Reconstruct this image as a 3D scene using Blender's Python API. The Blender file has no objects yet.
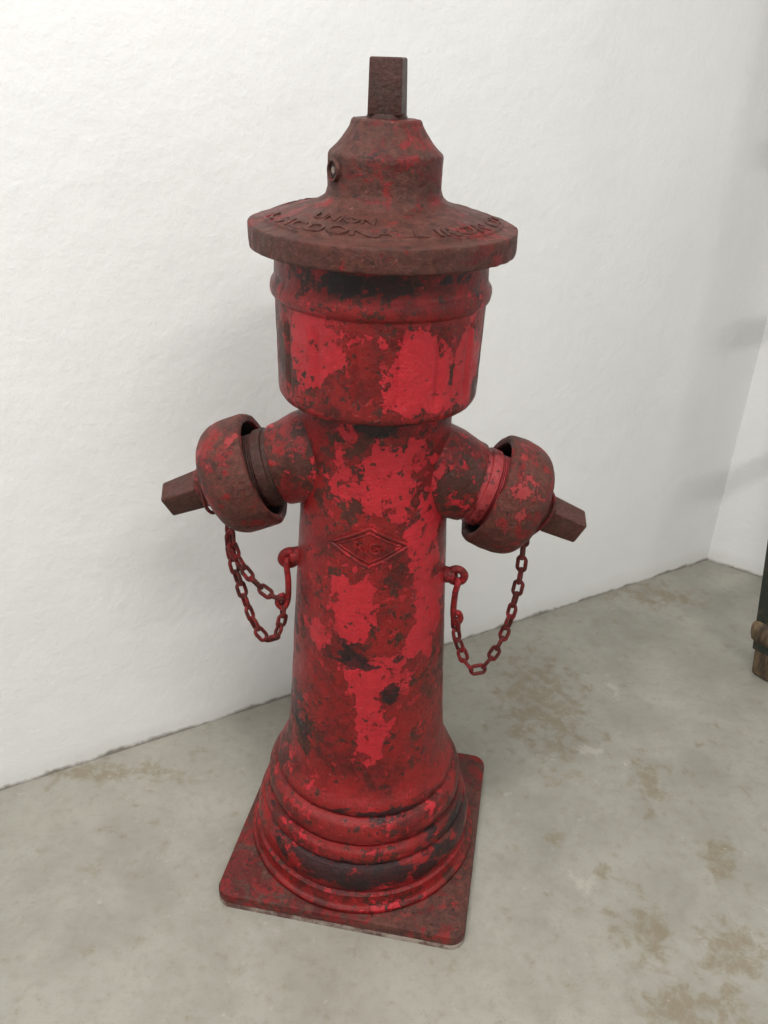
import bpy, bmesh, math, random
from mathutils import Vector, Matrix, noise as mnoise
random.seed(4)
scene = bpy.context.scene
scene.view_settings.view_transform = 'Standard'
HX = -0.0125

# ------------------------------------------------------------------ helpers
def link(ob, parent=None):
    scene.collection.objects.link(ob)
    if parent: ob.parent = parent
    return ob

def mesh_obj(name, verts, faces, mat, parent=None, smooth=True, sharp=40, rough=0.0, rs=90):
    me = bpy.data.meshes.new(name)
    if rough:
        verts = [Vector(v) + mnoise.noise_vector(Vector(v)*rs)*rough + mnoise.noise_vector(Vector(v)*rs*0.35)*rough for v in verts]
    me.from_pydata([tuple(v) for v in verts], [], faces)
    bm = bmesh.new(); bm.from_mesh(me)
    bmesh.ops.recalc_face_normals(bm, faces=bm.faces)
    bm.to_mesh(me); bm.free()
    if smooth:
        me.shade_smooth()
        me.set_sharp_from_angle(angle=math.radians(sharp))
    me.materials.append(mat)
    return link(bpy.data.objects.new(name, me), parent)

def cr(pts, n=6):
    P = [Vector(p) for p in pts]
    P = [P[0]*2-P[1]] + P + [P[-1]*2-P[-2]]
    out = []
    for i in range(1, len(P)-2):
        a, b, c, d = P[i-1:i+3]
        for k in range(n):
            t = k/n
            out.append(0.5*((2*b)+(c-a)*t+(2*a-5*b+4*c-d)*t*t+(3*b-a-3*c+d)*t**3))
    out.append(P[-2].copy())
    return out

def lathe(profile, seg=144, mod=None, M=None):
    V, F = [], []
    prof = [(max(p[0], 0.00001), p[1]) for p in profile]
    for (r, z) in prof:
        for k in range(seg):
            th = 2*math.pi*k/seg
            rr = mod(r, z, th) if mod else r
            v = Vector((rr*math.sin(th), -rr*math.cos(th), z))
            V.append(M @ v if M else v)
    for i in range(len(prof)-1):
        for k in range(seg):
            a = i*seg+k; b = i*seg+(k+1) % seg
            F.append((a, b, b+seg, a+seg))
    F.append(tuple(range(seg)))
    F.append(tuple(range((len(prof)-1)*seg, len(prof)*seg)))
    return V, F

def tube(path, rad, n=10, closed=False):
    P = [Vector(p) for p in path]; V, F = [], []
    N = len(P); up = Vector((0.123, 0.9, 0.31)).normalized()
    for i in range(N):
        if closed: t = P[(i+1) % N]-P[i-1]
        else: t = P[min(i+1, N-1)]-P[max(i-1, 0)]
        t.normalize()
        u = up - t*up.dot(t)
        if u.length < 1e-4: u = t.orthogonal()
        u.normalize(); up = u
        w = t.cross(u)
        r = rad(i/(N-1)) if callable(rad) else rad
        for k in range(n):
            a = 2*math.pi*k/n
            V.append(P[i]+u*math.cos(a)*r+w*math.sin(a)*r)
    R = N if closed else N-1
    for i in range(R):
        for k in range(n):
            a = i*n+k; b = i*n+(k+1) % n
            c = ((i+1) % N)*n+(k+1) % n; d = ((i+1) % N)*n+k
            F.append((a, b, c, d))
    if not closed:
        F.append(tuple(range(n))); F.append(tuple(range((N-1)*n, N*n)))
    return V, F

def merge(parts):
    V, F = [], []
    for v, f in parts:
        o = len(V); V += list(v); F += [tuple(i+o for i in q) for q in f]
    return V, F

def box_vf(sx, sy, sz, bev=0.0, M=None, taper=1.0, seg=3):
    bm = bmesh.new()
    bmesh.ops.create_cube(bm, size=1)
    for v in bm.verts:
        k = taper if v.co.z > 0 else 1.0
        v.co = Vector((v.co.x*sx*k, v.co.y*sy*k, v.co.z*sz))
    if bev: bmesh.ops.bevel(bm, geom=list(bm.edges), offset=bev, segments=seg, affect='EDGES', profile=0.5)
    if M: bm.transform(M)
    bm.verts.index_update()
    V = [v.co.copy() for v in bm.verts]; F = [tuple(v.index for v in f.verts) for f in bm.faces]
    bm.free(); return V, F

def text_vf(body, size, extrude):
    cu = bpy.data.curves.new('tmp_txt', 'FONT'); cu.body = body; cu.size = size
    cu.extrude = extrude; cu.align_x = 'CENTER'; cu.align_y = 'CENTER'; cu.offset = size*0.018
    ob = bpy.data.objects.new('tmp_txt', cu); scene.collection.objects.link(ob)
    dg = bpy.context.evaluated_depsgraph_get(); dg.update()
    me = ob.evaluated_get(dg).to_mesh()
    V = [v.co.copy() for v in me.vertices]; F = [tuple(p.vertices) for p in me.polygons]
    ob.evaluated_get(dg).to_mesh_clear()
    bpy.data.objects.remove(ob); bpy.data.curves.remove(cu)
    return V, F

# ------------------------------------------------------------------ materials
class NT:
    def __init__(s, name):
        s.mat = bpy.data.materials.new(name); s.mat.use_nodes = True
        s.n = s.mat.node_tree.nodes; s.l = s.mat.node_tree.links
        s.bsdf = s.n['Principled BSDF']
        s.co = s.n.new('ShaderNodeTexCoord').outputs['Object']
    def set(s, inp, v):
        if isinstance(v, bpy.types.NodeSocket): s.l.new(v, inp)
        elif v is not None: inp.default_value = v
    def math(s, op, a, b=None, c=None, clamp=False):
        m = s.n.new('ShaderNodeMath'); m.operation = op; m.use_clamp = clamp
        s.set(m.inputs[0], a); s.set(m.inputs[1], b); s.set(m.inputs[2], c)
        return m.outputs[0]
    def noise(s, scale, detail=6, rough=0.55, dist=0.0, vec=None, stretch=None, off=None):
        v = vec or s.co
        if stretch or off:
            mp = s.n.new('ShaderNodeMapping')
            if stretch: mp.inputs['Scale'].default_value = stretch
            if off: mp.inputs['Location'].default_value = off
            s.l.new(v, mp.inputs[0]); v = mp.outputs[0]
        t = s.n.new('ShaderNodeTexNoise'); s.l.new(v, t.inputs['Vector'])
        t.inputs['Scale'].default_value = scale; t.inputs['Detail'].default_value = detail
        t.inputs['Roughness'].default_value = rough; t.inputs['Distortion'].default_value = dist
        return t.outputs['Fac']
    def ramp(s, v, lo, hi, a=0.0, b=1.0, smooth=False):
        m = s.n.new('ShaderNodeMapRange'); m.clamp = True
        if smooth: m.interpolation_type = 'SMOOTHSTEP'
        s.set(m.inputs[0], v); m.inputs[1].default_value = lo; m.inputs[2].default_value = hi
        m.inputs[3].default_value = a; m.inputs[4].default_value = b
        return m.outputs[0]
    def mix(s, f, a, b, mode='MIX'):
        m = s.n.new('ShaderNodeMix'); m.data_type = 'RGBA'; m.blend_type = mode
        s.set(m.inputs['Factor'], f)
        for i, v in ((6, a), (7, b)):
            if isinstance(v, tuple): v = (*v, 1)
            s.set(m.inputs[i], v)
        return m.outputs[2]
    def blob(s, c, r):
        m = s.n.new('ShaderNodeMapping'); m.vector_type = 'TEXTURE'
        m.inputs['Location'].default_value = c; m.inputs['Scale'].default_value = r
        s.l.new(s.co, m.inputs[0])
        L = s.n.new('ShaderNodeVectorMath'); L.operation = 'LENGTH'; s.l.new(m.outputs[0], L.inputs[0])
        return s.ramp(L.outputs['Value'], 0.2, 1.6, 1.0, 0.0, True)
    def blobs(s, lst):
        out = None
        for c, r in lst:
            b = s.blob(c, r); out = b if out is None else s.math('MAXIMUM', out, b)
        return out if out is not None else 0.0
    def bump(s, h, strength, dist=0.002, prev=None):
        b = s.n.new('ShaderNodeBump'); b.inputs['Strength'].default_value = strength
        b.inputs['Distance'].default_value = dist; s.l.new(h, b.inputs['Height'])
        if prev: s.l.new(prev, b.inputs['Normal'])
        return b.outputs[0]

BR = (0.42, 0.0160, 0.0250); MID = (0.190, 0.0070, 0.0070); DK = (0.064, 0.0050, 0.0042)
RUST = (0.054, 0.018, 0.011); BLK = (0.007, 0.006, 0.007)

def paint(name, bright=[], dark=[], bb=-0.1, rb=0.0, sc=1.0, mid=MID, rough=0.33, rust=RUST, gain=0.16, bright_col=BR, dk=DK, pit=1.0, off=(0, 0, 0), chips=0.7):
    s = NT(name)
    n1 = s.noise(12*sc, 10, 0.70, 0.3, off=off); n2 = s.noise(34*sc, 9, 0.72, off=off); n3 = s.noise(110*sc, 7, 0.75); n4 = s.noise(8*sc, 9, 0.70, off=off)
    fa = s.noise(18*sc, 12, 0.70, 0.15, stretch=(1, 1, 0.75), off=off); fb = s.noise(60*sc, 10, 0.72, 0.1, off=off)
    fld = s.math('ADD', s.math('MULTIPLY', fa, 0.70), s.math('MULTIPLY', fb, 0.32))
    fld = s.math('SUBTRACT', fld, 0.01)
    fc = s.noise(55*sc, 12, 0.72, 0.1, off=(1.7, 0.4, 2.2))
    base = s.mix(s.ramp(n1, 0.41, 0.55), dk, mid)
    base = s.mix(s.math('MULTIPLY', s.ramp(n2, 0.50, 0.55), 0.45), base, (0.250, 0.0095, 0.0110))
    rv = s.math('ADD', s.math('ADD', s.math('MULTIPLY', n4, 0.55), s.math('MULTIPLY', fc, 0.45)), rb)
    rmask = s.ramp(rv, 0.520, 0.534)
    base = s.mix(s.math('MULTIPLY', rmask, 0.88), base, s.mix(s.ramp(n3, 0.4, 0.6), rust, tuple(x*0.45 for x in rust)))
    v = s.math('ADD', fld, bb)
    if bright: v = s.math('ADD', v, s.math('MULTIPLY', s.blobs(bright), gain))
    bm_ = s.ramp(v, 0.512, 0.515)
    bcol = s.mix(s.ramp(n3, 0.38, 0.62), bright_col, tuple(x*0.84 for x in bright_col))
    bcol = s.mix(s.math('MULTIPLY', s.ramp(s.noise(25*sc, 10, .72), 0.50, 0.55), 0.35), bcol, (0.27, 0.012, 0.016))
    base = s.mix(bm_, base, bcol)
    rim = s.math('MULTIPLY', s.ramp(v, 0.499, 0.510), s.math('SUBTRACT', 1.0, s.ramp(v, 0.512, 0.515)))
    base = s.mix(s.math('MULTIPLY', rim, 0.75), base, (0.022, 0.007, 0.005))
    ch = s.ramp(s.noise(75*sc, 6, 0.6, off=(5, 2, 1)), 0.615, 0.625)
    base = s.mix(s.math('MULTIPLY', ch, 0.88), base, (0.032, 0.010, 0.007))
    if chips > 0:
        ch2 = s.ramp(s.math('ADD', s.noise(65*sc, 7, 0.62, off=(2, 7, 4)), s.math('MULTIPLY', s.math('SUBTRACT', fa, 0.5), 0.4)), 0.615, 0.622)
        base = s.mix(s.math('MULTIPLY', ch2, chips), base, bright_col)
    lt = s.ramp(s.noise(190*sc, 4, 0.6, off=(3, 1, 2)), 0.67, 0.70)
    base = s.mix(s.math('MULTIPLY', lt, 0.40), base, (0.36, 0.12, 0.11))
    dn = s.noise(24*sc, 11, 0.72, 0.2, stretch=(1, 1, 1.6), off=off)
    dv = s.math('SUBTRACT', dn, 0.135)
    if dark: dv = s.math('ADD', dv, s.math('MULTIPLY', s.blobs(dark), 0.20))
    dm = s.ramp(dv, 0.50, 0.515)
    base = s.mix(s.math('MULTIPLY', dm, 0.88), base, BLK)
    s.l.new(base, s.bsdf.inputs['Base Color'])
    r = s.ramp(n2, 0.3, 0.7, rough-0.09, rough+0.11)
    r = s.math('ADD', r, s.math('MULTIPLY', rmask, 0.12))
    s.l.new(r, s.bsdf.inputs['Roughness'])
    b1 = s.bump(n2, 0.50*pit, 0.0045)
    b2 = s.bump(n3, 0.60*pit, 0.0030, b1)
    b3 = s.bump(ch, -0.7*pit, 0.0012, b2)
    b4 = s.bump(bm_, 0.9, 0.0014, b3)
    s.l.new(b4, s.bsdf.inputs['Normal'])
    s.bsdf.inputs['Specular IOR Level'].default_value = 0.32
    return s.mat

m_barrel = paint('barrel_paint',
    bright=[((-0.018, -0.09, 0.455), (0.028, .06, .060)), ((0.013, -0.1, 0.27), (0.030, .06, .055)),
            ((0.012, -0.08, 0.615), (0.068, .06, .042)), ((0.066, -0.06, 0.45), (0.022, .06, .085)),
            ((0.0, -0.09, 0.355), (0.042, .06, .040)), ((0.07, -0.04, 0.57), (0.03, .06, .05)), ((-0.06, -0.07, 0.40), (0.018, .06, .025))],
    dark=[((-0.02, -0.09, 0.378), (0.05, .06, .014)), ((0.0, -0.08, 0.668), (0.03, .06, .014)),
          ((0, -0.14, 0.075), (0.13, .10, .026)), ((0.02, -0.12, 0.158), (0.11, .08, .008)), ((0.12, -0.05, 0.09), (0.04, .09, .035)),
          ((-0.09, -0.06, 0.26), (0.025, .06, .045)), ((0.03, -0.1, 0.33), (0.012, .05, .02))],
    bb=-0.070, rb=-0.018, gain=0.15, chips=0.55)
m_bonnet = paint('bonnet_paint',
    bright=[((-0.055, -0.08, 0.755), (0.042, .08, .035)), ((0.045, -0.09, 0.750), (0.038, .08, .042)),
            ((0.0, -0.11, 0.765), (0.03, .05, .012)), ((0.09, -0.06, 0.73), (0.02, .06, .06)), ((0.05, -0.09, 0.70), (0.035, .05, .010))],
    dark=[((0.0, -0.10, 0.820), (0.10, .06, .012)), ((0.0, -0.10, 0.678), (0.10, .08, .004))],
    bb=-0.072, rb=-0.015, gain=0.14, chips=0.55)
m_cap = paint('cap_rust_paint', bb=-0.16, rb=0.062, mid=(0.115, 0.0120, 0.010), rough=0.42, rust=(0.090, 0.032, 0.022), pit=1.3, chips=0)
m_arm = paint('arm_paint', bb=-0.050, rb=-0.010, sc=1.2, chips=0.45)
m_hose = paint('hose_cap_paint', bb=-0.045, rb=0.030, sc=1.3, bright_col=(0.27, 0.028, 0.028), rust=(0.095, 0.032, 0.022), rough=0.40, pit=1.3, chips=0.4)
m_pink = paint('nozzle_paint', bb=0.06, rb=-0.15, sc=1.5, bright_col=(0.31, 0.038, 0.042), chips=0)
m_nut = paint('rusty_nut', bb=-0.3, rb=0.3, sc=2.0, rust=(0.070, 0.030, 0.021), rough=0.32, chips=0)
m_topnut = paint('stem_iron', bb=-0.3, rb=0.3, sc=2.0, rust=(0.040, 0.024, 0.018), rough=0.30, chips=0)
m_chain = paint('chain_rust', bb=-0.03, rb=0.02, sc=3.0, rust=(0.085, 0.018, 0.013), bright_col=(0.24, 0.015, 0.017), mid=(0.13, 0.009, 0.008), rough=0.40, chips=0)
m_lug = paint('lug_paint', bb=0.0, rb=-0.05, sc=2.0, bright_col=(0.27, 0.011, 0.015), chips=0)
m_plate = paint('plate_rust', bb=-0.12, rb=0.045, sc=1.0, mid=(0.120, 0.012, 0.010), rust=(0.094, 0.038, 0.028), rough=0.46, pit=1.2, chips=0.2)
s = NT('dark_cavity'); s.bsdf.inputs['Base Color'].default_value = (0.014, 0.010, 0.008, 1)
s.bsdf.inputs['Roughness'].default_value = 0.7; m_cav = s.mat
s = NT('bare_cast_edge')
c = s.mix(s.ramp(s.noise(30, 8, 0.7), 0.42, 0.58), (0.10, 0.045, 0.035), (0.30, 0.25, 0.21))
s.l.new(c, s.bsdf.inputs['Base Color']); s.bsdf.inputs['Roughness'].default_value = 0.75
s.l.new(s.bump(s.noise(60, 6, 0.7), 0.8, 0.004), s.bsdf.inputs['Normal']); m_edge = s.mat

# ------------------------------------------------------------------ hydrant
hyd = bpy.data.objects.new('fire_hydrant', None); hyd.location = (HX, 0, 0); link(hyd)

def rounded_plate(half, rad, z0, z1, bev, ang, wob=0.0):
    loop = []
    for cx, cy, a0 in ((1, 1, 0), (-1, 1, 90), (-1, -1, 180), (1, -1, 270)):
        for k in range(9):
            a = math.radians(a0+k*90/8)
            loop.append((cx*(half-rad), cy*(half-rad), math.cos(a), math.sin(a)))
    rings = [(-bev*0.4, z0), (0, z0+bev*0.4), (0, z1-bev), (-bev*0.3, z1-bev*0.3), (-bev, z1)]
    V, F = [], []; R = Matrix.Rotation(math.radians(ang), 4, 'Z'); n = len(loop)
    for off, z in rings:
        for (x, y, c_, s_) in loop:
            V.append(R @ Vector((x+c_*(rad+off), y+s_*(rad+off), z)))
    for i in range(len(rings)-1):
        for k in range(n): F.append((i*n+k, i*n+(k+1) % n, (i+1)*n+(k+1) % n, (i+1)*n+k))
    F.append(tuple(range(n))); F.append(tuple(range((len(rings)-1)*n, len(rings)*n)))
    return V, F
mesh_obj('base_plate', *rounded_plate(0.1655, 0.020, 0.008, 0.023, 0.004, -9.5), m_plate, hyd)
mesh_obj('base_plate_underside', *rounded_plate(0.1652, 0.019, 0.0, 0.0085, 0.001, -9.5), m_edge, hyd)

prof = [(0.05, 0.021), (0.1580, 0.0225), (0.1590, 0.0245), (0.1588, 0.029)]
prof += cr([(0.1570, 0.0315), (0.154, 0.034), (0.1520, 0.041), (0.1512, 0.047)], 4)
prof += cr([(0.1450, 0.049), (0.1480, 0.055), (0.1490, 0.068), (0.1470, 0.080), (0.1425, 0.088)], 4)
prof += cr([(0.1360, 0.090), (0.1390, 0.096), (0.1380, 0.107), (0.1335, 0.113)], 4)
prof += cr([(0.1255, 0.115), (0.1308, 0.120), (0.1320, 0.134), (0.1285, 0.145), (0.1230, 0.151)], 5)
prof += cr([(0.1155, 0.153), (0.1193, 0.158), (0.1180, 0.168), (0.1110, 0.181), (0.1065, 0.196), (0.1035, 0.215)], 5)
prof += cr([(0.1030, 0.22), (0.099, 0.28), (0.0945, 0.375), (0.0900, 0.46), (0.0855, 0.545), (0.083, 0.61), (0.083, 0.69)], 12)
def wob(r, z, th): return r*(1+0.0012*math.sin(3*th+z*20)+0.001*math.sin(7*th-z*31))
mesh_obj('barrel', *lathe(prof, 200, wob), m_barrel, hyd, sharp=32, rough=0.0005, rs=60)

def flute(r, z, th):
    if 0.694 < z < 0.778:
        e = min(1, (z-0.694)/0.01, (0.778-z)/0.012)
        u = (th*16/(2*math.pi)) % 1.0
        g = max(0.0, 1-abs(u-0.5)/0.16); g = g*g*(3-2*g)
        r -= 0.0026*g*max(e, 0)
    return r
prof = [(0.070, 0.6765), (0.092, 0.6765)] + cr([(0.0970, 0.677), (0.1035, 0.680), (0.1066, 0.685), (0.1073, 0.692)], 4)
prof += [(0.1073+(0.1095-0.1073)*i/18, 0.692+0.088*i/18) for i in range(1, 19)]
prof += cr([(0.1096, 0.784), (0.1130, 0.788), (0.1143, 0.793), (0.1134, 0.799), (0.1108, 0.803)], 5)
prof += cr([(0.1098, 0.806), (0.1095, 0.813), (0.1090, 0.820)], 4) + [(0.108, 0.834), (0.05, 0.834)]
mesh_obj('bonnet', *lathe(prof, 192, flute), m_bonnet, hyd, sharp=32, rough=0.0004, rs=70)

FL = [(0.0565, 0.888), (0.0595, 0.8815), (0.069, 0.8755), (0.087, 0.8705), (0.106, 0.8655), (0.118, 0.8615)]
flare = cr(FL, 6)
prof = [(0.05, 0.8335), (0.126, 0.8335)] + cr([(0.1320, 0.8338), (0.1335, 0.8348), (0.1340, 0.839)], 3) + cr([(0.1343, 0.849), (0.1340, 0.8550), (0.1330, 0.8568)], 3)
prof += cr([(0.130, 0.8574), (0.124, 0.8582), (0.1195, 0.8592)], 3)
prof += [tuple(p) for p in reversed(flare)]
prof += cr([(0.0560, 0.890), (0.0558, 0.905), (0.0560, 0.919)], 3) + cr([(0.0550, 0.9215), (0.050, 0.926), (0.0425, 0.934), (0.0358, 0.944), (0.0337, 0.9495)], 5)
prof += [(0.0322, 0.9510), (0.001, 0.9515)]
mesh_obj('bonnet_cap', *lathe(prof, 200, lambda r, z, th: r*(1+0.001*math.sin(5*th+z*40))), m_cap, hyd, sharp=32, rough=0.0006, rs=90)

def flare_z(r):
    pts = FL + [(0.1195, 0.8590), (0.135, 0.857)]
    for a, b in zip(pts, pts[1:]):
        if a[0] <= r <= b[0]: return a[1]+(b[1]-a[1])*(r-a[0])/(b[0]-a[0])
    return 0.857
def cone_text(body, size, r0, phi0, spread=1.0):
    V, F = text_vf(body, size, 0.0012)
    out = []
    for v in V:
        r = r0 - v.y; ph = phi0 + v.x*spread/r0
        out.append(Vector((r*math.sin(ph), -r*math.cos(ph), flare_z(r)+v.z)))
    return out, F
L = [cone_text('R. MCDONALL IRON CO.', 0.0180, 0.110, 0.14, 1.62),
     cone_text('UNION', 0.0150, 0.088, -0.42, 1.3),
     cone_text('VALVE WORKS BREMEN', 0.0180, 0.110, 3.3, 1.3)]
mesh_obj('raised_lettering', *merge(L), m_cap, hyd, smooth=False, rough=0.0010, rs=150)

Mb = Matrix.Rotation(math.radians(-58), 4, 'Z') @ Matrix.Translation((0, -0.0555, 0.9065)) @ Matrix.Rotation(math.radians(90), 4, 'X')
mesh_obj('set_screw_boss', *lathe([(0.0070, -0.004), (0.0105, -0.004), (0.0105, 0.0022), (0.0095, 0.0034), (0.0078, 0.0030), (0.0070, -0.003)], 32, None, Mb), m_cap, hyd)
mesh_obj('set_screw_hole', *lathe([(0.0074, -0.004), (0.0074, 0.0008), (0.0001, 0.0008)], 24, None, Mb), m_cav, hyd)
mesh_obj('set_screw', *lathe([(0.0036, -0.002), (0.0036, 0.0018), (0.0001, 0.0024)], 6, None, Mb), m_edge, hyd)

Rz = Matrix.Rotation(math.radians(-10), 4, 'Z')
M = Matrix.Translation((0.000, 0, 0.978)) @ Rz @ Matrix.Rotation(math.radians(-0.5), 4, 'Y')
P = [box_vf(0.0325, 0.0325, 0.049, 0.0020, M, 0.94), lathe([(0.0001, 0.950), (0.0195, 0.950), (0.0195, 0.953), (0.0180, 0.9555), (0.0001, 0.9555)], 40)]
mesh_obj('stem_nut', *merge(P), m_topnut, hyd, sharp=50)

def on_barrel(x, z, out=0.0):
    r = (0.0855+(z-0.545)*(-0.053)) + out
    ph = x/r
    return Vector((r*math.sin(ph), -r*math.cos(ph), z))
EX, EZ = -0.002, 0.530
def diamond(w, h, rad):
    pts = []
    C = [(-w, 0), (0, h), (w, 0), (0, -h)]
    for i in range(4):
        a, b = C[i], C[(i+1) % 4]
        for k in range(14):
            t = k/14; pts.append(on_barrel(EX+a[0]+(b[0]-a[0])*t, EZ+a[1]+(b[1]-a[1])*t, 0.0003))
    return tube(pts, rad, 8, True)
TV, TF = text_vf('R.G.', 0.020, 0.0012)
TV = [on_barrel(EX+v.x, EZ+v.y, v.z+0.0005) for v in TV]
mesh_obj('diamond_emblem', *merge([diamond(0.045, 0.024, 0.0016), diamond(0.036, 0.0180, 0.0009), (TV, TF)]), m_barrel, hyd)

# arms -----------------------------------------------------------
def arm(side, tag, tilt, dz, cock, ext):
    d = Vector((side*math.cos(math.radians(tilt)), 0, -math.sin(math.radians(tilt))))
    q = Vector((0, 0, 1)).rotation_difference(d).to_matrix().to_4x4()
    M = Matrix.Translation(Vector((0, 0, 0.628+dz)) + d*ext) @ q
    prof = [(0.03, 0.02), (0.056, 0.04), (0.0545, 0.070)] + cr([(0.0535, 0.085), (0.051, 0.095), (0.0485, 0.105), (0.0475, 0.113)], 4) + \
           [(0.0468, 0.1155), (0.044, 0.116), (0.03, 0.116)]
    mesh_obj('outlet_arm_'+tag, *lathe(prof, 96, lambda r, z, th: r*(1+0.004*math.sin(3*th+z*50)), M), m_arm, hyd, sharp=35)
    prof = [(0.02, 0.110), (0.0430, 0.110), (0.0430, 0.122), (0.0460, 0.123), (0.0460, 0.134), (0.0430, 0.135)]
    z = 0.135
    while z < 0.156: prof += [(0.0430, z), (0.0418, z+0.0012), (0.0430, z+0.0024)]; z += 0.0026
    prof += [(0.040, 0.160), (0.02, 0.160)]
    mesh_obj('nozzle_'+tag, *lathe(prof, 96, None, M), m_pink if side > 0 else m_topnut, hyd, sharp=35)
    Mc = M @ Matrix.Translation((0, 0, 0.165)) @ Matrix.Rotation(math.radians(cock*side), 4, 'Y') @ Matrix.Translation((0, 0, -0.165))
    prof = [(0.0001, 0.183), (0.045, 0.183), (0.0545, 0.176), (0.0550, 0.150), (0.0555, 0.139)] + \
           cr([(0.0565, 0.1355), (0.0610, 0.1340), (0.0645, 0.1350), (0.0665, 0.1390), (0.0675, 0.150), (0.0672, 0.166), (0.0645, 0.179), (0.0580, 0.189), (0.048, 0.1955), (0.036, 0.199), (0.027, 0.2005)], 4) + \
           cr([(0.0245, 0.202), (0.0235, 0.207), (0.0225, 0.2125), (0.019, 0.215)], 3) + [(0.0001, 0.215)]
    V, F = lathe(prof, 120, lambda r, z, th: r*(1+0.006*math.sin(4*th+z*60)+0.004*math.sin(9*th)), Mc)
    ob = mesh_obj('hose_cap_'+tag, V, F, m_hose, hyd, sharp=38, rough=0.0007, rs=90)
    ob.data.materials.append(m_cav)
    for p in ob.data.polygons:
        if max(v for v in p.vertices) < 5*120: p.material_index = 1
    Mn = Mc @ Matrix.Translation((0, 0, 0.236)) @ Matrix.Rotation(math.radians(12 if side > 0 else -20), 4, 'Z')
    mesh_obj('hose_cap_nut_'+tag, *box_vf(0.034, 0.034, 0.046, 0.003, Mn, 0.88), m_nut, hyd, sharp=50)
    loop = [Mc @ Vector((0.0285*math.cos(a), 0.0285*math.sin(a), 0.2055+0.003*math.sin(a*2))) + Vector((0, 0, -0.0035)) for a in [2*math.pi*k/40 for k in range(40)]]
    mesh_obj('chain_collar_'+tag, *tube(loop, 0.0022, 8, True), m_chain, hyd)
    return Mc
MR = arm(1, 'right', 20.5, -0.013, 2, 0.004)
ML = arm(-1, 'left', 19.3, -0.004, 3, 0)

# lugs and chains -------------------------------------------------
def ring(center, R, r, axis):
    c = Vector(center); ax = Vector(axis).normalized(); u = ax.orthogonal().normalized(); w = ax.cross(u)
    return tube([c+u*R*math.cos(2*math.pi*k/24)+w*R*math.sin(2*math.pi*k/24) for k in range(24)], r, 10, True)
def chain(path, pitch=0.0165, Lk=0.0235, W=0.0150, wr=0.0024):
    pts = cr(path, 40)
    d = [0]
    for a, b in zip(pts, pts[1:]): d.append(d[-1]+(b-a).length)
    n = int(round(d[-1]/pitch)); pitch = d[-1]/n; parts = []
    def at(sv):
        sv = min(max(sv, 0), d[-1])
        for i in range(len(d)-1):
            if d[i+1] >= sv: return pts[i].lerp(pts[i+1], (sv-d[i])/max(1e-9, d[i+1]-d[i]))
        return pts[-1]
    for i in range(n):
        c = at((i+0.5)*pitch); t = (at((i+1)*pitch)-at(i*pitch)).normalized()
        side = t.cross(Vector((0, 1, 0)))
        if side.length < 0.1: side = t.orthogonal()
        side.normalize(); dep = t.cross(side)
        a = math.radians(35 + (90 if i % 2 else 0) + random.uniform(-18, 18))
        w = side*math.cos(a)+dep*math.sin(a)
        loop = []
        hw = W/2-wr; hl = Lk/2-wr-hw
        for k in range(20):
            th = 2*math.pi*k/20
            loop.append(c + w*hw*math.cos(th) + t*(hw*math.sin(th)+(hl if math.sin(th) > 0 else -hl)))
        parts.append(tube(loop, wr, 8, True))
    return parts

lz = 0.455
R_ = [tube([(0.084, -0.012, lz), (0.094, -0.014, lz), (0.1, -0.014, lz)], lambda t: 0.011-0.002*t, 14), ring((0.103, -0.015, lz), 0.0095, 0.0050, (0.15, 1, 0.1))]
mesh_obj('chain_lug_right', *merge(R_), m_lug, hyd)
hook = cr([(0.101, -0.006, lz-0.001), (0.103, -0.012, lz-0.008), (0.105, -0.021, lz-0.006), (0.1025, -0.023, lz-0.020), (0.1020, -0.023, lz-0.045), (0.104, -0.022, lz-0.060), (0.108, -0.021, lz-0.066), (0.112, -0.020, lz-0.060), (0.110, -0.020, lz-0.052), (0.105, -0.020, lz-0.050)], 8)
mesh_obj('chain_hook_right', *tube(hook, 0.0038, 10), m_lug, hyd)
mesh_obj('chain_right', *merge(chain([(0.178, -0.010, 0.516), (0.179, -0.013, 0.492), (0.179, -0.016, 0.455), (0.176, -0.018, 0.425), (0.170, -0.020, 0.385), (0.161, -0.020, 0.352), (0.149, -0.020, 0.327), (0.138, -0.020, 0.318), (0.126, -0.020, 0.326), (0.115, -0.020, 0.352), (0.108, -0.020, 0.376), (0.106, -0.021, 0.396)])), m_chain, hyd)
lz = 0.473
R_ = [tube([(-0.084, -0.012, lz), (-0.092, -0.014, lz), (-0.097, -0.014, lz)], lambda t: 0.012-0.002*t, 14), ring((-0.098, -0.016, lz-0.002), 0.0095, 0.0052, (-0.3, 1, 0.1))]
mesh_obj('chain_lug_left', *merge(R_), m_lug, hyd)
hook = cr([(-0.098, -0.008, lz+0.003), (-0.101, -0.022, lz-0.004), (-0.099, -0.025, lz-0.030), (-0.1, -0.026, lz-0.055), (-0.105, -0.027, lz-0.067), (-0.112, -0.026, lz-0.062), (-0.110, -0.025, lz-0.053), (-0.104, -0.025, lz-0.050)], 8)
mesh_obj('chain_hook_left', *tube(hook, 0.0038, 10), m_lug, hyd)
ca = chain([(-0.168, -0.010, 0.515), (-0.170, -0.012, 0.492), (-0.166, -0.016, 0.462), (-0.156, -0.018, 0.420), (-0.146, -0.020, 0.385), (-0.135, -0.020, 0.360), (-0.126, -0.020, 0.353), (-0.117, -0.022, 0.360), (-0.109, -0.024, 0.380), (-0.105, -0.026, 0.410)])
cb = chain([(-0.166, -0.016, 0.505), (-0.164, -0.022, 0.485), (-0.156, -0.026, 0.468), (-0.145, -0.028, 0.451), (-0.131, -0.028, 0.434), (-0.118, -0.028, 0.423), (-0.105, -0.027, 0.418)])
mesh_obj('chain_left', *merge(ca+cb), m_chain, hyd)

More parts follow.
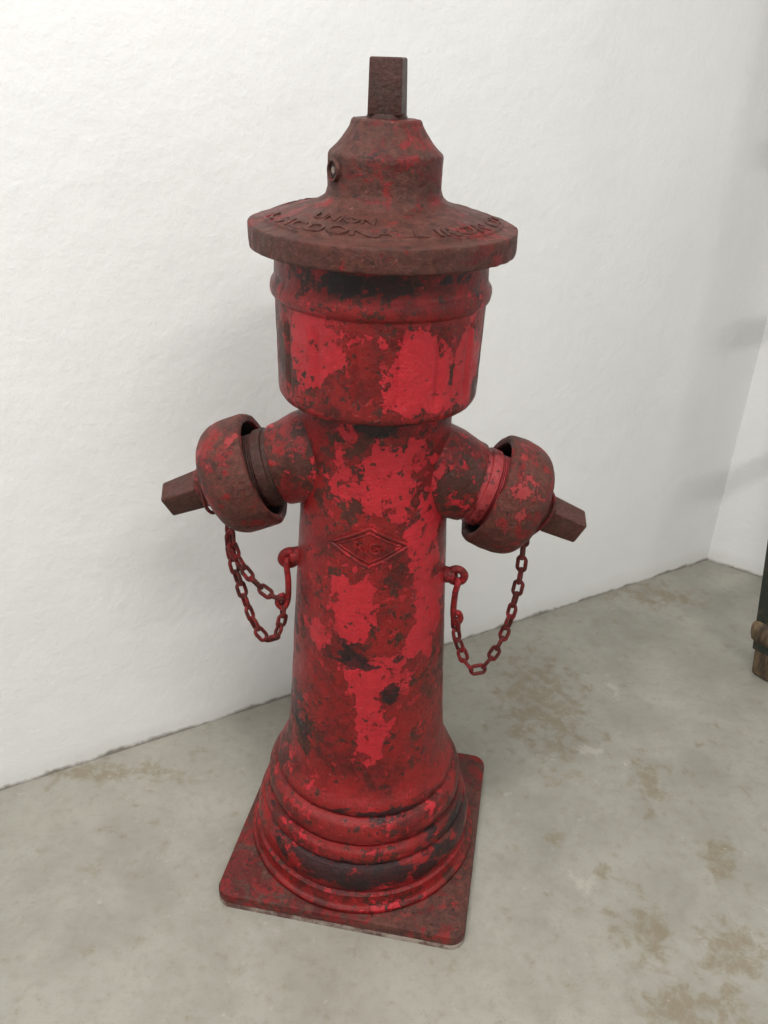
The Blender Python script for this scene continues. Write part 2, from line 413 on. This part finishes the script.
# ------------------------------------------------------------------ room
s = NT('white_plaster')
n = s.noise(3, 5, 0.6); n2 = s.noise(60, 7, 0.65)
c = s.mix(s.ramp(n, 0.3, 0.7), (0.73, 0.735, 0.735), (0.78, 0.785, 0.78))
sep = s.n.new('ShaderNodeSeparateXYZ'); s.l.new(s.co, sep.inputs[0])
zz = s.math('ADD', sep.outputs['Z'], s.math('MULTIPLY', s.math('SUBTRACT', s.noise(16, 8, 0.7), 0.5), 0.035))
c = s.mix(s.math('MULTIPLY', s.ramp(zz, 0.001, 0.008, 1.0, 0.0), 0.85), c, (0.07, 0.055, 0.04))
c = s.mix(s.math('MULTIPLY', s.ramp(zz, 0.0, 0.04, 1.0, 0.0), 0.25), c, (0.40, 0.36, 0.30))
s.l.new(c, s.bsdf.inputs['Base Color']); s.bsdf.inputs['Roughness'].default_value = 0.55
b = s.bump(s.noise(10, 5, 0.6), 0.32, 0.008); b = s.bump(n2, 0.35, 0.0025, b)
s.l.new(b, s.bsdf.inputs['Normal']); m_wall = s.mat

s = NT('concrete_floor')
n1 = s.noise(2.2, 6, 0.6, 0.4); n2 = s.noise(9, 8, 0.65, 0.3); n3 = s.noise(60, 6, 0.7); n4 = s.noise(260, 3, 0.6)
c = s.mix(s.ramp(n1, 0.35, 0.65), (0.225, 0.215, 0.182), (0.285, 0.273, 0.232))
c = s.mix(s.math('MULTIPLY', s.ramp(n2, 0.42, 0.62), 0.45), c, (0.35, 0.338, 0.295))
c = s.mix(s.math('MULTIPLY', s.ramp(n3, 0.48, 0.68), 0.28), c, (0.17, 0.155, 0.122))
c = s.mix(s.math('MULTIPLY', s.ramp(n4, 0.60, 0.70), 0.35), c, (0.14, 0.13, 0.105))
st = s.blobs([((0.293, 0.293, 0), (0.085, 0.16, 1)), ((0.362, -0.153, 0), (0.04, 0.055, 1)), ((0.503, -0.03, 0), (0.035, 0.045, 1)),
              ((0.265, -0.005, 0), (0.018, 0.012, 1)), ((-0.42, 0.09, 0), (0.18, 0.020, 1)), ((0.40, -0.25, 0), (0.08, 0.04, 1)),
              ((0.60, 0.66, 0), (0.10, 0.05, 1)), ((0.33, -0.06, 0), (0.015, 0.015, 1)), ((0.44, 0.12, 0), (0.03, 0.06, 1)), ((0.47, -0.18, 0), (0.05, 0.05, 1))])
sv = s.math('ADD', s.noise(30, 12, 0.78, 0.3), s.math('MULTIPLY', st, 0.16))
sm = s.ramp(sv, 0.57, 0.69)
c = s.mix(s.math('MULTIPLY', sm, 0.60), c, (0.175, 0.132, 0.072))
wt = s.blobs([((0.428, 0.343, 0), (0.025, 0.03, 1)), ((0.36, 0.18, 0), (0.03, 0.02, 1)), ((0.30, -0.08, 0), (0.02, 0.02, 1))])
wv = s.math('ADD', s.noise(40, 10, 0.75), s.math('MULTIPLY', wt, 0.14))
c = s.mix(s.math('MULTIPLY', s.ramp(wv, 0.60, 0.67), 0.45), c, (0.42, 0.39, 0.34))
s.l.new(c, s.bsdf.inputs['Base Color'])
s.l.new(s.ramp(n2, 0.3, 0.7, 0.28, 0.44), s.bsdf.inputs['Roughness'])
b = s.bump(n2, 0.15, 0.003); b = s.bump(n3, 0.15, 0.001, b); s.l.new(b, s.bsdf.inputs['Normal'])
m_floor = s.mat
s = NT('ceiling_white'); s.bsdf.inputs['Base Color'].default_value = (0.8, 0.8, 0.78, 1); s.bsdf.inputs['Roughness'].default_value = 0.9; m_ceil = s.mat

C = Vector((0.7546, 0.823)); dA = Vector((0.861, 0.508)).normalized(); dB = Vector((0.836, -0.548)).normalized()
A = C - dA*3.6; B = C + dB*2.2
D = A + Vector((0.508, -0.861))*2.5; E = Vector((2.1, -3.2))
Hc = 2.6
def wall(name, p, q):
    d = (q-p).normalized(); nrm = Vector((-d.y, d.x)); V = []
    for z in (0, Hc):
        for pt in (p, q, q+nrm*0.12, p+nrm*0.12): V.append((pt.x, pt.y, z))
    F = [(0, 1, 2, 3), (4, 5, 6, 7), (0, 1, 5, 4), (1, 2, 6, 5), (2, 3, 7, 6), (3, 0, 4, 7)]
    return mesh_obj(name, V, F, m_wall, smooth=False)
wall('wall_back', A, C); wall('wall_right', C, B); wall('wall_side', B, E); wall('wall_front', E, D); wall('wall_left', D, A)
poly = [A, C, B, E, D]
def slab(name, z0, z1, mat):
    V = [(p.x, p.y, z) for z in (z0, z1) for p in poly]; n = 5
    F = [tuple(range(n)), tuple(range(n, 2*n))]+[(k, (k+1) % n, (k+1) % n+n, k+n) for k in range(n)]
    return mesh_obj(name, V, F, mat, smooth=False)
slab('floor', -0.1, 0, m_floor); slab('ceiling', Hc, Hc+0.1, m_ceil)

# ------------------------------------------------------------------ tall ladder leaning on the back wall, right edge
s = NT('dark_green_paint')
c = s.mix(s.ramp(s.noise(40, 8, 0.7), 0.5, 0.60), (0.016, 0.024, 0.018), (0.055, 0.045, 0.03))
s.l.new(c, s.bsdf.inputs['Base Color']); s.bsdf.inputs['Roughness'].default_value = 0.5; m_green = s.mat
s = NT('old_wood')
c = s.mix(s.ramp(s.noise(40, 8, 0.7, stretch=(1, 1, 0.25)), 0.4, 0.60), (0.035, 0.022, 0.013), (0.17, 0.115, 0.06))
s.l.new(c, s.bsdf.inputs['Base Color']); s.bsdf.inputs['Roughness'].default_value = 0.7; m_wood = s.mat
lad = bpy.data.objects.new('wooden_ladder', None); lad.location = (0.727, 0.396, 0); lad.rotation_euler = (0, 0, math.atan2(dA.y, dA.x)); link(lad)
lean = math.radians(7.9); Lw = 0.21
ML_ = Matrix.Rotation(-lean, 4, 'X')
def lb(name, x, z0, z1, sx, sy, mat, bev=0.003, y=0):
    mesh_obj(name, *box_vf(sx, sy, z1-z0, bev, ML_ @ Matrix.Translation((x, y, (z0+z1)/2))), mat, lad)
for i, x in enumerate((0, Lw)):
    lb('rail_%d' % (i+1), x, 0.055, 2.52, 0.030, 0.046, m_green)
    lb('foot_%d' % (i+1), x, 0.004, 0.10, 0.025, 0.040, m_wood, 0.005)
    lb('knee_block_%d' % (i+1), x-0.004, 0.072, 0.118, 0.044, 0.060, m_wood, 0.016)
for k in range(9):
    lb('rung_%d' % (k+1), Lw/2, 0.22+0.27*k, 0.25+0.27*k, Lw, 0.03, m_wood)

# ------------------------------------------------------------------ lights
s = NT('lamp_housing'); s.bsdf.inputs['Base Color'].default_value = (0.8, 0.8, 0.8, 1); m_lamp = s.mat
def lamp(name, x, y, sx, sy, power, rot=0):
    par = mesh_obj(name, *box_vf(sx+0.06, sy+0.06, 0.05, 0.006, Matrix.Translation((0, 0, 0.03))), m_lamp)
    par.location = (x, y, Hc-0.055); par.rotation_euler = (0, 0, math.radians(rot))
    ld = bpy.data.lights.new('tube_light', 'AREA'); ld.shape = 'RECTANGLE'; ld.size = sx; ld.size_y = sy
    ld.energy = power; ld.color = (1.0, 0.983, 0.957)
    lo = bpy.data.objects.new('tube_light', ld); lo.location = (0, 0, 0.0); link(lo, par)
lamp('ceiling_lamp', -0.45, -0.90, 1.3, 0.22, 50, 30)
lamp('ceiling_lamp.001', 0.8, -1.7, 1.3, 0.22, 38, 30)
w = bpy.data.worlds.new('World'); scene.world = w; w.use_nodes = True
w.node_tree.nodes['Background'].inputs[0].default_value = (0.9, 0.95, 1, 1); w.node_tree.nodes['Background'].inputs[1].default_value = 0.3

# ------------------------------------------------------------------ camera
cd = bpy.data.cameras.new('camera'); cam = bpy.data.objects.new('camera', cd); link(cam)
cd.sensor_width = 36; cd.lens = 850/1024*36; cd.clip_start = 0.02
R = Matrix.Rotation(math.radians(90-28), 4, 'X') @ Matrix.Rotation(math.radians(2.35), 4, 'Z')
cam.matrix_world = Matrix.Translation((0, -0.885, 1.0)) @ R
scene.camera = cam
